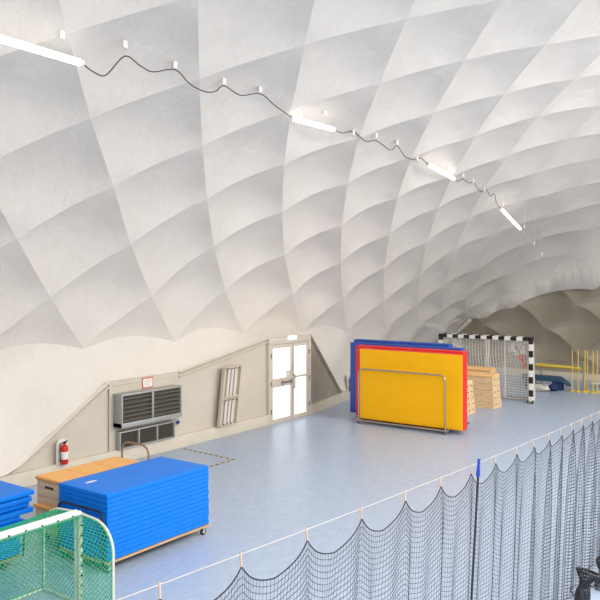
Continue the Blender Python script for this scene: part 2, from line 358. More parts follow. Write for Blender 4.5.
bmesh.ops.bisect_plane(bm, geom=list(bm.verts) + list(bm.edges) + list(bm.faces), plane_co=(22, 0, 0), plane_no=(1, 0, 0), clear_outer=True)
bm.to_mesh(dome.data); 
bm.normal_update(); TREE = BVHTree.FromBMesh(bm)
me = dome.data
me.polygons.foreach_set('use_smooth', [True] * len(me.polygons))
def ceiling_at(x, y, z0=1.5):
    h = TREE.ray_cast(Vector((x, y, z0)), Vector((0, 0, 1)))
    return h[0] if h[0] else Vector((x, y, 6))

# end wall: lower membrane, own net of seams
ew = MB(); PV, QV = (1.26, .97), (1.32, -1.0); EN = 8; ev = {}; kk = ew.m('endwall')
def evert(a_, b_):
    if (a_, b_) not in ev:
        al, be = a_ / EN, b_ / EN; x = 2.14 + al * PV[0] + be * QV[0]; z = 1.95 + al * PV[1] + be * QV[1]
        fa, fb = al - math.floor(al), be - math.floor(be)
        h = (4 * fa * (1 - fa)) ** .9 * (4 * fb * (1 - fb)) ** .9
        fx = x - 2.75 - .22 * z * 0 + .16 * (3.5 - z) * -1
        fold = .07 * math.exp(-(fx / .07) ** 2) - .05 * math.exp(-((fx - .17) / .09) ** 2)
        bow = .14 * 4 * fb * (1 - fb)
        ev[(a_, b_)] = len(ew.v); ew.v.append((x, GY - .02 + (.30 * h + bow) * min(1, max(0, z) / .5) + fold * min(1, max(0, z)), z + .16 * 4 * fb * (1 - fb)))
    return ev[(a_, b_)]
for a_ in range(-14 * EN, 14 * EN):
    for b_ in range(-14 * EN, 14 * EN):
        al, be = (a_ + .5) / EN, (b_ + .5) / EN; x = 2.14 + al * PV[0] + be * QV[0]; z = 1.95 + al * PV[1] + be * QV[1]
        if -3.3 < x < 22 and -.5 < z < 6.0:
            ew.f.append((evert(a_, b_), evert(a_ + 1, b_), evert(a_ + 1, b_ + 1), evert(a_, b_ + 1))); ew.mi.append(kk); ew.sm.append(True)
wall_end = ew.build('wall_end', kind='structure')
einv = {v: k for k, v in ev.items()}
for e in wall_end.data.edges:
    A_, B_ = einv[e.vertices[0]], einv[e.vertices[1]]
    e.use_edge_sharp = (A_[0] == B_[0] and A_[0] % EN == 0) or (A_[1] == B_[1] and A_[1] % EN == 0)
bm = bmesh.new(); bm.from_mesh(wall_end.data)
bmesh.ops.bisect_plane(bm, geom=list(bm.verts) + list(bm.edges) + list(bm.faces), plane_co=(0, 0, .01), plane_no=(0, 0, -1), clear_outer=True)
bm.to_mesh(wall_end.data); bm.free()

# the far side and the rear of the hall
MB().poly([(22, -5, 0), (22, 31, 0), (22, 31, 11.4), (22, -5, 11.4)], [(0, 1, 2, 3)], 'membrane').build('wall_right', kind='structure')
MB().poly([(-3.4, -4.6, 0), (22, -4.6, 0), (22, -4.6, 11.4), (-3.4, -4.6, 11.4)], [(0, 1, 2, 3)], 'membrane').build('wall_back', kind='structure')
# floor and kerbs
MB().poly([(-3.4, -8, 0), (24, -8, 0), (24, 31, 0), (-3.4, 31, 0)], [(0, 1, 2, 3)], 'floor').build('floor', kind='structure')
k = MB()
k.box((-.95, -8, .001), (-.46, 15.76, .29), 'kerb', .01)
k.build('trim_1', kind='structure')
k = MB()      # the kerb bends back to the dome's edge right of the door
A = [(-.46, 17.72), (-1.0, 20.3), (-2.64, 30.4)]; B = [(-1.2, 17.72), (-1.6, 20.4), (-3.1, 30.4)]
vs = [(x, y, z) for (x, y), (x2, y2) in zip(A, B) for x, y, z in ((x, y, .001), (x, y, .29), (x2, y2, .29), (x2, y2, .001))]
fs = [(0, 1, 2, 3), (11, 10, 9, 8)]
for q in (0, 4): fs += [(q + a, q + 4 + a, q + 4 + (a + 1) % 4, q + (a + 1) % 4) for a in range(4)]
k.poly(vs, fs, 'kerb').build('trim_2', kind='structure')
MB().box((-2.62, 30.05, .001), (21, 30.4, .26), 'kerb', .01).build('trim_3', kind='structure')

# vertical wall panels with sloping tops on the left side
def panel(name, poly, th, mt, bends=None):
    """poly: (x, y, z) corners of the front face, thickness away from the hall"""
    m = MB(); n = len(poly); vs = list(poly) + [(x - th, y, z) for x, y, z in poly]
    fs = [tuple(range(n)), tuple(range(2 * n - 1, n - 1, -1))] + [(i, n + i, n + (i + 1) % n, (i + 1) % n) for i in range(n)]
    return m.poly(vs, fs, mt).build(name, kind='structure')
PX = -.56
wl = MB()
def sheet(pts, th=.05, mt='panel'):
    n = len(pts); vs = list(pts) + [(x - th, y, z) for x, y, z in pts]
    wl.poly(vs, [tuple(range(n)), tuple(range(2 * n - 1, n - 1, -1))] + [(i, n + i, n + (i + 1) % n, (i + 1) % n) for i in range(n)], mt)
sheet([(PX, 8.0, .2), (PX, 10.46, .2), (PX, 10.46, 1.75), (PX, 8.06, .30)])
sheet([(PX + .03, 10.46, .2), (PX + .03, 12.46, .2), (PX + .03, 12.46, 1.77), (PX + .03, 10.46, 1.76)])
sheet([(PX, 12.46, .2), (PX, 15.76, .2), (PX, 15.76, 2.33), (PX, 12.46, 1.76)])
wl.build('wall_left', kind='structure')
wr = MB()
vs = [(-.50, 17.72, .1), (-.50, 17.72, 2.33), (-1.06, 20.25, .28), (-1.06, 20.25, .1)]
vs += [(x - .06, y, z) for x, y, z in vs]
wr.poly(vs, [(0, 1, 2, 3), (7, 6, 5, 4)] + [(i, 4 + i, 4 + (i + 1) % 4, (i + 1) % 4) for i in range(4)], 'panel_dark')
wr.build('wall_return', kind='structure')
# clamping rails along the sloping tops
def rail(name, pts, r=.035, mt='kerb', drop=0):
    m = MB()
    for (a, b) in zip(pts, pts[1:]):
        a = Vector(a); b = Vector(b); m.tube([a, b], r, mt, 4); m.tube([a + Vector((.01, 0, -.10)), b + Vector((.01, 0, -.10))], r * .6, mt, 4)
    return m.build(name, kind='structure')
rail('trim_4', [(PX + .03, 8.02, .30), (PX + .03, 10.46, 1.76)])
rail('trim_5', [(PX + .05, 12.46, 1.76), (PX + .05, 15.76, 2.33)])
rail('trim_6', [(-.49, 17.72, 2.33), (-1.05, 20.25, .30)], .03, 'panel_dark')
rail('trim_7', [(PX + .03, 10.46, 1.76), (PX + .03, 12.46, 1.765)], .012)
# small corner posts of the ventilation bay
m = MB(); m.box((PX + .02, 10.42, .29), (PX + .05, 10.48, 1.76), 'panel', .01); m.build('trim_8', kind='structure')

# ------------------------------------------------------------------ double door
def box_frame(m, y0, y1, z0, z1, x0, x1, w, mt, b=.006):
    m.box((x0, y0, z0), (x1, y0 + w, z1), mt, b); m.box((x0, y1 - w, z0), (x1, y1, z1), mt, b)
    m.box((x0, y0 + w, z1 - w), (x1, y1 - w, z1), mt, b); m.box((x0, y0 + w, z0), (x1, y1 - w, z0 + w), mt, b)
DX = -.50
dr = bpy.data.objects.new('door_1', None); COL.objects.link(dr); dr.location = (DX, 16.7, 0); dr['_o'] = (DX, 16.7, 0); dr['kind'] = 'structure'
m = MB(); m.box((DX - .08, 15.76, 0), (DX + .05, 15.86, 2.15), 'frame', .008); m.box((DX - .08, 17.6, 0), (DX + .05, 17.71, 2.15), 'frame', .008)
m.box((DX - .08, 15.76, 2.15), (DX + .05, 17.71, 2.33), 'frame', .008); m.box((DX - .08, 15.86, .0), (DX + .03, 17.6, .025), 'frame')
m.build('door_frame', dr)
def leaf(y0, y1, hinge):
    m = MB(); w = .085; x0, x1 = DX - .02, DX + .03
    m.box((x0, y0, .03), (x1, y0 + w, 2.14), 'frame', .006); m.box((x0, y1 - w, .03), (x1, y1, 2.14), 'frame', .006)
    m.box((x0, y0 + w, 2.04), (x1, y1 - w, 2.14), 'frame', .006); m.box((x0, y0 + w, .03), (x1, y1 - w, .13), 'frame', .006)
    if y1 - y0 > .8: m.box((x0, y0 + w, .98), (x1, y1 - w, 1.22), 'frame', .006)
    else: m.box((x0, y0 + w, 1.16), (x1, y1 - w, 1.22), 'frame', .006)
    lf = m.build('door_leaf', dr)
    mid = (.98, 1.22) if y1 - y0 > .8 else (1.16, 1.22)
    for a, b in ((.13, mid[0]), (mid[1], 2.04)):
        MB().box((DX - .002, y0 + w, a), (DX + .008, y1 - w, b), 'pane').build('pane', lf)
    return lf
l1 = leaf(15.87, 16.83, 0); l2 = leaf(16.85, 17.59, 0)
m = MB(); m.box((DX + .03, 16.30, 1.08), (DX + .055, 16.80, 1.11), 'steel', .004)
for yy in (16.34, 16.76): m.box((DX + .03, yy - .015, 1.03), (DX + .085, yy + .015, 1.15), 'grey', .004)
m.tube([(DX + .08, 16.34, 1.09), (DX + .08, 16.76, 1.09)], .013, 'steel'); m.build('panic_bar', l1)
m = MB(); m.tube(rounded([(DX + .03, 16.88, .90), (DX + .09, 16.88, .90), (DX + .09, 16.88, 1.25), (DX + .03, 16.88, 1.25)], .03), .014, 'steel'); m.build('door_handle', l2)
m = MB(); m.box((DX + .009, 16.56, 1.16), (DX + .013, 16.74, 1.40), 'white'); m.box((DX + .013, 16.58, 1.19), (DX + .015, 16.72, 1.36), 'tan'); m.box((DX + .015, 16.60, 1.21), (DX + .016, 16.70, 1.34), 'white'); m.build('notice', l1, label='small paper notice with a brown border')
for yy in (15.845, 17.615):
    for zz in (.35, 1.1, 1.85):
        MB().cyl((DX + .055, yy, zz - .06), (DX + .055, yy, zz + .06), .012, 'black', 8).build('hinge', dr)
tag(MB().box((DX + .05, 16.6, 2.25), (DX + .10, 16.96, 2.35), 'led', .01).build('exit_light', rel=(DX + .05, 16.8, 2.24)), 'small white lit box above the glazed double door', 'light')
MB().box((DX - 1.2, 15.7, -.02), (DX - .09, 17.75, -.005), 'kerb').build('floor_doorstep', kind='structure').name = 'floor_porch'

# ------------------------------------------------------------------ ventilation units
AX = -.525
t = thing('air_louver', 'grey metal louvered air vent box, the larger upper one left of the door', 'vent', (AX, 11.4, .78))
m = MB(); box_frame(m, 10.53, 12.30, .78, 1.49, AX, AX + .27, .04, 'grey', .008); m.box((AX, 10.55, .80), (AX + .02, 12.28, 1.47), 'dark'); m.box((AX, 10.53, .78), (AX + .275, 12.30, .88), 'grey', .006); m.build('housing', t)
MB().box((AX + .22, 11.39, .88), (AX + .275, 11.44, 1.45), 'grey', .004).build('mullion', t)
for (a, b) in ((10.57, 11.39), (11.44, 12.26)):
    m = MB()
    for q in range(6):
        z = .91 + q * .092
        m.poly([(AX + .26, a, z), (AX + .26, b, z), (AX + .13, b, z + .07), (AX + .13, a, z + .07), (AX + .26, a, z + .012), (AX + .26, b, z + .012), (AX + .13, b, z + .082), (AX + .13, a, z + .082)], [(0, 1, 2, 3), (7, 6, 5, 4), (0, 4, 5, 1), (2, 6, 7, 3), (0, 3, 7, 4), (1, 5, 6, 2)], 'louver')
    o = m.build('louver_blades', t)
t = thing('air_grille', 'low brown grille of three screens under the louvered vent box', 'vent', (AX, 11.4, .291))
m = MB(); box_frame(m, 10.6, 12.22, .291, .68, AX, AX + .13, .035, 'grey', .006); m.box((AX, 10.62, .30), (AX + .02, 12.2, .66), 'dark')
for yy in (11.13, 11.67): m.box((AX + .05, yy, .32), (AX + .12, yy + .04, .65), 'grey', .004)
m.build('grille_frame', t)
for (a, b) in ((10.64, 11.13), (11.17, 11.67), (11.71, 12.18)):
    m = MB(); k0 = a - .32
    while k0 < b:                                  # slanting slats, clipped to the opening
        ya, za, yb, zb = k0, .65, k0 + .32, .33
        if ya < a: za -= (a - ya); ya = a
        if yb > b: zb += (yb - b); yb = b
        if yb > ya + .01: m.tube([(AX + .07, ya, za), (AX + .07, yb, zb)], .009, 'slat_brown', 4)
        k0 += .042
    m.build('screen', t)
t = thing('warning_sign', 'small white notice with a red border above the louvered vent', 'sign', (AX, 11.5, 1.505))
MB().box((AX, 11.34, 1.505), (AX + .006, 11.66, 1.735), 'redpaint').build('sign_border', t)
m = MB(); m.box((AX + .006, 11.36, 1.525), (AX + .009, 11.64, 1.715), 'white')
m.build('sign_face', t)
m = MB()
for q, (a, b) in enumerate(((.05, .22), (.03, .24), (.05, .2), (.08, .19))): m.box((AX + .009, 11.365 + a, 1.69 - q * .04), (AX + .0105, 11.365 + b, 1.698 - q * .04), 'tan')
m.build('lettering', t)
t = thing('wall_socket', 'small blue and grey electrical socket beside the low grille', 'socket', (AX, 12.4, .54))
MB().box((AX, 12.33, .54), (AX + .03, 12.45, .68), 'grey', .006).build('back_box', t)
MB().lathe((AX + .03, 12.39, .61), [(.035, 0), (.035, .05), (.02, .055)], 'blue_cap', 12, 'x').build('cover', t)

# ------------------------------------------------------------------ things on the wall
t = thing('slatted_rack', 'pale slatted wooden frame leaning on the wall left of the door', 'rack', (-.38, 14.07, .292))
def rackpt(y, z, off=0): return (-.42 + .0 * z + off, 13.68 + y + .14 * (z - .35), z)
m = MB()
def rb(y0, z0, y1, z1, mt='offwhite', w=.035, dep=.09, o0=0.):
    a = rackpt(y0, z0, o0); b = rackpt(y1, z1, o0)
    vs = []
    if abs(z1 - z0) > abs(y1 - y0): ww = (0, w / 2, 0)
    else: ww = (0, 0, w / 2)
    for p in (a, b):
        for s1, s2 in ((-1, 0), (1, 0), (1, 1), (-1, 1)):
            vs.append((p[0] + dep * s2, p[1] + ww[1] * s1, p[2] + ww[2] * s1))
    return vs, [(0, 1, 2, 3), (7, 6, 5, 4), (0, 4, 5, 1), (1, 5, 6, 2), (2, 6, 7, 3), (3, 7, 4, 0)]
for y in (0, .62): m.poly(*rb(y, .31, y, 1.74), 'offwhite')
for z in (.33, .95, 1.0, 1.72): m.poly(*rb(0, z, .62, z), 'offwhite')
m.build('outer_frame', t)
m = MB(); m.poly([rackpt(.02, .34, .002), rackpt(.60, .34, .002), rackpt(.60, 1.70, .002), rackpt(.02, 1.70, .002), rackpt(.02, .34, .012), rackpt(.60, .34, .012), rackpt(.60, 1.70, .012), rackpt(.02, 1.70, .012)], [(3, 2, 1, 0), (4, 5, 6, 7), (0, 1, 5, 4), (1, 2, 6, 5), (2, 3, 7, 6), (3, 0, 4, 7)], 'offwhite'); m.build('back_board', t)
for y in (.2, .33, .46):
    for (a, b) in ((.35, .93), (1.02, 1.70)):
        mm = MB(); mm.poly(*rb(y, a, y, b, 'white', .085, .03, .03), 'rack_bar'); mm.build('slat', t)
for z in (.345, .93, 1.70):
    for y in (.13, .265, .395, .53): mm = MB(); a = rackpt(y, z, .085); mm.box((a[0], a[1] - .03, z - .012), (a[0] + .01, a[1] + .03, z + .012), 'dark'); mm.build('slot', t)

def extinguisher(x, y, z, h, label, board=True):
    t = thing('fire_extinguisher', label, 'fire extinguisher', (x, y, z)); r = h * .155
    if board:
        m = MB(); n = 16; pts = []
        for k in range(n + 1):
            a = PI * k / n; pts.append((y + 1.75 * r * math.cos(a), z + h * .80 + 1.5 * r * math.sin(a)))
        pts += [(y - 1.75 * r, z), (y + 1.75 * r, z)]
        nn = len(pts); vs = [(x - r * 1.25, p, q) for p, q in pts] + [(x - r * 1.05, p, q) for p, q in pts]
        m.poly(vs, [tuple(range(nn)), tuple(range(2 * nn - 1, nn - 1, -1))] + [(i, nn + i, nn + (i + 1) % nn, (i + 1) % nn) for i in range(nn)], 'white'); m.build('back_board', t)
    MB().lathe((x, y, z), [(r * .9, 0), (r, h * .02), (r, h * .68), (r * .86, h * .75), (r * .5, h * .80), (r * .3, h * .82), (r * .3, h * .86)], 'redpaint', 20).build('cylinder', t)
    MB().lathe((x, y, z), [(r * 1.01, h * .22), (r * 1.02, h * .23), (r * 1.02, h * .52), (r * 1.01, h * .53)], 'white', 20).build('label_band', t)
    m = MB(); m.box((x - r * .3, y - r * .35, z + h * .86), (x + r * .5, y + r * .35, z + h * .93), 'black', .004)
    m.tube([(x, y, z + h * .93), (x + r * 1.0, y + r * .2, z + h * .99)], r * .14, 'black'); m.build('valve', t)
    m = MB(); m.tube(rounded([(x, y - r * .3, z + h * .89), (x, y - r * 1.3, z + h * .9), (x, y - r * 1.45, z + h * .5), (x, y - r * 1.2, z + h * .12)], r * .9), r * .13, 'black'); m.build('hose', t)
    return t
extinguisher(-.37, 9.19, .292, .47, 'red fire extinguisher on a white board beside the left wall kerb')
extinguisher(-.99, 20.8, .292, .52, 'red fire extinguisher behind the left end of the upright mats')

# hazard tape on the floor
def tape(name, a, b, label):
    m = MB(); a = Vector((*a, 0)); b = Vector((*b, 0)); L = (b - a).length; u = (b - a) / L; v = Vector((-u.y, u.x, 0)) * .034
    n = int(L / .085)
    for k in range(n):
        p = a + u * (L * k / n); q = a + u * (L * (k + 1) / n); z = .0016
        m.poly([(p.x - v.x, p.y - v.y, z), (q.x - v.x, q.y - v.y, z), (q.x + v.x, q.y + v.y, z), (p.x + v.x, p.y + v.y, z)], [(0, 1, 2, 3)], 'tape_k' if k % 2 else 'tape_y')
    return tag(m.build(name, rel=(a.x, a.y, 0)), label, 'floor tape', 'hazard tape on the floor')
tape('hazard_tape', (-.42, 12.45), (1.29, 12.33), 'black and yellow striped floor tape running out from the left wall')
tape('hazard_tape', (1.27, 12.30), (1.27, 11.50), 'black and yellow striped floor tape running along beside the blue mat stack')

# ------------------------------------------------------------------ mats and trolleys on the left
def slab(m, a, b, mt, bev=.012, sag=0., seed=0):
    """soft mat with slightly uneven surface"""
    x0, y0, z0 = a; x1, y1, z1 = b; rnd = random.Random(seed)
    bm = bmesh.new(); bmesh.ops.create_cube(bm, size=1)
    for v in bm.verts: v.co = Vector(((x0 + x1) / 2 + v.co.x * (x1 - x0), (y0 + y1) / 2 + v.co.y * (y1 - y0), (z0 + z1) / 2 + v.co.z * (z1 - z0)))
    bmesh.ops.bevel(bm, geom=list(bm.edges), offset=bev, segments=2, profile=.6, affect='EDGES')
    L = max(x1 - x0, y1 - y0, z1 - z0)
    for ax, (lo, hi) in enumerate(((x0, x1), (y0, y1), (z0, z1))):
        n = int((hi - lo) / .13)
        no = [0, 0, 0]; no[ax] = 1
        for k in range(1, n):
            co = [0, 0, 0]; co[ax] = lo + (hi - lo) * k / n
            bmesh.ops.bisect_plane(bm, geom=list(bm.verts) + list(bm.edges) + list(bm.faces), plane_co=co, plane_no=no)
    ph = [rnd.uniform(0, 6) for _ in range(6)]
    if sag:
        for v in bm.verts:
            p = v.co
            w = sag * (math.sin(p.x * 2.3 + ph[0] + p.z) * math.sin(p.y * 1.9 + ph[1]) + .5 * math.sin(p.x * 5.1 + ph[2] + 2 * p.z) * math.cos(p.z * 3.7 + p.y * 4.3 + ph[3]))
            ax = min(range(3), key=lambda q: (x1 - x0, y1 - y0, z1 - z0)[q]); v.co[ax] += w
    bm.verts.index_update()
    m.poly([v.co[:] for v in bm.verts], [[v.index for v in f.verts] for f in bm.faces], mt, True); bm.free(); return m
def caster(x, y, z, r, parent):
    m = MB(); m.box((x - .03, y - .03, z - .012), (x + .03, y + .03, z), 'grey', .003)
    for s_ in (-1, 1): m.box((x + s_ * .024 - .003, y - .02, r), (x + s_ * .024 + .003, y + .02, z - .01), 'grey')
    c = m.build('caster', parent)
    MB().lathe((x - .018, y, r + .001), [(r * .8, 0), (r, .006), (r, .03), (r * .8, .036)], 'rubber', 16, 'x').build('wheel', c)
    MB().lathe((x - .0195, y, r + .001), [(r * .45, 0), (r * .45, .039)], 'white', 12, 'x').build('wheel_hub', c)
ORD = ['topmost', 'second from the top', 'third from the top', 'fourth from the top', 'fifth from the top', 'sixth from the top', 'seventh from the top', 'seventh from the bottom', 'sixth from the bottom', 'fifth from the bottom', 'fourth from the bottom', 'third from the bottom', 'second from the bottom', 'lowest']

t = thing('mat_trolley', 'low plywood trolley on castors under the front stack of blue mats', 'trolley', (3.59, 7.52, 0))
MB().box((3.07, 6.52, .125), (4.12, 8.52, .155), 'plywood', .004).build('platform', t)
MB().box((3.2, 6.70, .1), (3.99, 8.34, .125), 'dark').build('underframe', t)
for x in (3.13, 4.06):
    for y in (6.60, 8.42): caster(x, y, .124, .056, t)
MB().tube(rounded([(3.12, 6.50, .13), (3.12, 6.50, .82), (4.06, 6.50, .82), (4.06, 6.50, .13)], .12), .014, 'black', 10).build('push_handle', t)
N1 = 14
for k in range(N1):
    zt = 1.053 - k * .0638; zb = zt - .0618
    dx, dy = random.uniform(-.006, .006), random.uniform(-.006, .006)
    a = (3.07 + dx, 6.54 + dy, zb); b = (4.11 + dx, 8.50 + dy, zt)
    m = MB(); slab(m, a, b, 'blue_mat', .010, .0, k)
    o = m.build('gym_mat', rel=((a[0] + b[0]) / 2, (a[1] + b[1]) / 2, zb))
    tag(o, 'bright blue gym mat, %s in the neat stack on the front trolley' % ORD[k], 'gym mat', 'blue gym mats stacked on the front trolley')
    if k == 0:
        mm = MB(); n = 20
        pts = [(3.40 + .035 * math.cos(2 * PI * q / n), 6.84 + .10 * math.sin(2 * PI * q / n), zt + .0012) for q in range(n)]
        mm.poly(pts, [tuple(range(n))], 'white'); mm.build('maker_patch', o, label='white oval patch with blue lettering')
        mm = MB()
        for q in range(5): mm.poly([(3.405, 6.765 + q * .033, zt + .002), (3.437, 6.765 + q * .033, zt + .002), (3.437, 6.785 + q * .033, zt + .002), (3.405, 6.785 + q * .033, zt + .002)], [(0, 1, 2, 3)], 'tan')

t = thing('mat_trolley', 'plywood trolley under the loose stack of blue mats at the left edge', 'trolley', (2.45, 5.2, 0))
MB().box((1.95, 4.2, .125), (2.93, 6.05, .155), 'plywood', .004).build('platform', t)
MB().box((2.0, 4.24, .1), (2.88, 6.0, .125), 'dark').build('underframe', t)
for x in (2.06, 2.8):
    for y in (4.4, 5.86): caster(x, y, .1, .045, t)
MB().tube(rounded([(2.0, 6.07, .13), (2.0, 6.10, .5), (2.92, 6.10, .5), (2.92, 6.07, .13)], .14), .014, 'black', 10).build('push_handle', t)
zt = 1.005; offs = [0, -.05, -.06, -.02, -.20, -.12, -.22, -.2, -.24, -.2, -.22]
NL = 11
for k in range(NL):
    th = .066; zb = zt - th; dy = offs[k]; dx = random.uniform(-.03, .0) - (.05 if k in (2, 4) else 0)
    a = (1.93 + dx, 4.22 + dy, zb); b = (2.97 + dx, 6.24 + dy, zt)
    m = MB(); slab(m, a, b, 'blue_mat2' if k % 2 else 'blue_mat', .016, .003, 30 + k)
    o = m.build('gym_mat', rel=((a[0] + b[0]) / 2, (a[1] + b[1]) / 2, zb))
    w = ORD[k] if k < 6 else ORD[14 - NL + k]
    tag(o, 'blue gym mat, %s in the loose stack at the left edge' % w, 'gym mat', 'blue gym mats in the loose left stack')
    zt = zb - (.014 if k in (0, 2, 4) else .008)

# wooden boxes with orange padded tops
t = thing('equipment_trolley', 'low trolley with an arched bronze tube handle carrying the orange topped boxes', 'trolley', (2.54, 7.6, 0))
MB().box((2.15, 6.82, .12), (2.93, 8.44, .15), 'plywood', .004).build('platform', t)
for x in (2.24, 2.84):
    for y in (6.95, 8.3): caster(x, y, .12, .05, t)
MB().tube(rounded([(2.2, 8.43, .13), (2.2, 8.43, 1.2), (2.85, 8.43, 1.2), (2.85, 8.43, .13)], .2, 10), .017, 'brown_tube', 10).build('push_handle', t)
def wooden_box(y0, y1, x0, x1, z0, z1, pad, label, nseg, inset=.03):
    t = thing('padded_wooden_box', label, 'gym box', ((x0 + x1) / 2, (y0 + y1) / 2, z0))
    m = MB(); nb = max(2, int((z1 - pad - z0) / .11)); h = (z1 - pad - z0) / nb
    for k in range(nb): m.box((x0 + inset, y0 + inset, z0 + k * h), (x1 - inset, y1 - inset, z0 + (k + 1) * h - .004), 'wood_pale', .003)
    b = m.build('wooden_body', t)
    m = MB(); ym = y0 + inset
    zc = z1 - pad - h * .9
    m.box((x0 + .22, ym - .002, zc), (x0 + .42, ym + .004, zc + .035), 'dark', .0); m.build('hand_slot', b)
    for q in range(nseg):
        a = y0 + (y1 - y0) * q / nseg; c = y0 + (y1 - y0) * (q + 1) / nseg - .004
        m = MB(); slab(m, (x0, a, z1 - pad), (x1, c, z1), 'orange', .022, 0, q); m.build('padded_top', t)
    return t
wooden_box(6.77, 8.34, 2.12, 2.92, .151, .54, .055, 'lower wooden gym box with an orange top, mostly hidden under another', 1)
wooden_box(6.80, 8.36, 2.13, 2.95, .541, .955, .055, 'upper wooden gym box with a three part orange padded top, beside the blue mats', 3, .025)

# ------------------------------------------------------------------ green floorball goals, back to back
def goal_profile(xm, sx, depth, h):
    r = .34; pts = [(xm, h)]
    xe = xm + sx * depth
    pts.append((xe - sx * r, h - .02))
    for k in range(1, 9):
        a = (PI / 2) * (1 - k / 8); pts.append((xe - sx * r + sx * r * math.cos(a), h - .02 - r + r * math.sin(a)))
    pts.append((xe, .03)); return pts
def small_goal(xm, sx, depth, y0, y1, label):
    h = 1.10; t = thing('floorball_goal', label, 'goal', (xm, (y0 + y1) / 2, 0))
    MB().cyl((xm, y0, h), (xm, y1, h), .034, 'white', 14).build('crossbar', t)
    for y in (y0, y1): MB().cyl((xm, y, .0), (xm, y, h), .03, 'goal_white', 14).build('post', t)
    pr = goal_profile(xm, sx, depth, h)
    for y in (y0, y1): MB().tube([(x, y, z) for x, z in pr], .017, 'goal_white', 10).build('side_hoop', t)
    xe = xm + sx * depth
    MB().tube([(xm, y1, .02), (xe, y1, .02), (xe, y0, .02), (xm, y0, .02)], .018, 'goal_white', 8).build('ground_frame', t)
    for q in range(8):
        z = .12 + q * .12; MB().box((xm + sx * .02, y1 - .012, z - .012), (xm + sx * .036, y1 + .012, z + .012), 'black').build('net_clip', t)
    for q in range(7): MB().box((xm + sx * .028, y0 + .2 + q * .21, h - .01), (xm + sx * .037, y0 + .222 + q * .21, h + .01), 'black').build('net_clip', t)
    # net: rear and roof surface, then the two sides
    m = MB(); acc = [0]
    for (a, b) in zip(pr, pr[1:]): acc.append(acc[-1] + math.hypot(b[0] - a[0], b[1] - a[1]))
    def prp(w):
        w = max(0, min(acc[-1], w))
        for k in range(len(acc) - 1):
            if w <= acc[k + 1] + 1e-9:
                f = (w - acc[k]) / (acc[k + 1] - acc[k]); a, b = pr[k], pr[k + 1]
                return a[0] + (b[0] - a[0]) * f, a[1] + (b[1] - a[1]) * f
        return pr[-1]
    W_ = acc[-1]; L_ = y1 - y0; c = .062; R_ = .0034
    for sgn in (1, -1):
        k0 = -int(W_ / c) - 2 if sgn > 0 else 0; k1 = int(L_ / c) + 2 if sgn > 0 else int((L_ + W_) / c) + 2
        for k in range(k0, k1):
            pts = []; w = 0
            while w <= W_ + 1e-6:
                yy = k * c + (w if sgn > 0 else -w)
                if 0 <= yy <= L_:
                    x, z = prp(w); sg = .035 * math.sin(PI * w / W_) * math.sin(PI * yy / L_)
                    pts.append((x - sx * sg, y0 + yy, z - sg))
                w += .06
            if len(pts) > 1: m.tube(pts, R_, 'net_green', 3, cap=False)
    def inside(x, z):
        u = (x - xm) * sx
        if u < 0 or u > depth or z < .02: return False
        r = .34
        if u < depth - r: return z < h - .02
        return math.hypot(u - (depth - r), max(0, z - (h - .02 - r))) < r
    for y in (y0, y1):
        for sgn in (1, -1):
            k = -2.0
            while k < 2.5:
                pts = []
                q = 0
                while q <= depth:
                    x = xm + sx * q; z = k + sgn * q
                    if inside(x, z): pts.append((x, y - .0, z))
                    q += .03
                if len(pts) > 1: m.tube([pts[0], pts[-1]], R_, 'net_green', 3, cap=False)
                k += .062
    m.tube([(x - sx * .01, y1 - .015, z - .01) for x, z in pr], .007, 'net_green', 5)
    m.tube([(xm, y0, h - .045), (xm, y1, h - .045)], .008, 'net_green', 5)
    m.tube([(xe, y0, .05), (xe, y1, .05)], .008, 'net_green', 5)
    m.build('net', t)
    return t
small_goal(4.575, 1, .60, 4.14, 5.74, 'small goal with green net nearest the bottom left, its curved side toward the court')
small_goal(4.505, -1, .65, 4.14, 5.74, 'small goal with green net, the rear one of the pair near the left mats')

# ------------------------------------------------------------------ thick crash mats standing on a trolley
def crash_mat(x0, x1, y0, y1, z0, z1, face, side, label, seed):
    t = thing('crash_mat', label, 'crash mat', ((x0 + x1) / 2, (y0 + y1) / 2, z0))
    m = MB(); slab(m, (x0, y0 + .006, z0), (x1, y1 - .006, z1), side, .03, .006, seed); m.build('side_cover', t)
    m = MB(); slab(m, (x0 + .012, y0 - .004, z0 + .012), (x1 - .012, y0 + .04, z1 - .012), face, .012, .006, seed)
    m.build('front_cover', t)
    return t
crash_mat(1.27, 4.29, 17.56, 17.84, .115, 2.03, 'yellow', 'red', 'yellow crash mat with red edges standing upright at the front of the row', 3)
crash_mat(.95, 4.16, 17.87, 18.16, .115, 2.08, 'red', 'red', 'red crash mat standing between the yellow one and the blue ones', 4)
crash_mat(.56, 3.97, 18.20, 18.44, .115, 2.12, 'navy_mat', 'navy_mat', 'blue crash mat standing right behind the red one', 5)
crash_mat(.52, 3.50, 18.47, 18.72, .115, 2.19, 'navy_mat', 'navy_mat', 'blue crash mat at the back of the upright row', 6)
t = thing('mat_trolley', 'steel tube trolley holding the upright yellow, red and blue crash mats', 'trolley', (2.6, 18.1, 0))
m = MB(); m.box((1.25, 17.42, .075), (3.95, 17.50, .11), 'steel', .004); m.box((1.25, 18.74, .075), (3.95, 18.82, .11), 'steel', .004)
for x in (1.3, 2.55, 3.8): m.box((x, 17.5, .07), (x + .08, 18.74, .11), 'steel', .004)
m.build('base_frame', t)
for y in (17.46, 18.78):
    MB().tube(rounded([(1.31, y, .1), (1.31, y, 1.49), (3.86, y, 1.49), (3.86, y, .1)], .17, 8), .02, 'steel', 12).build('side_hoop', t)
for x in (1.31, 3.86):
    for y in (17.46, 18.78): caster(x, y, .075, .034, t)

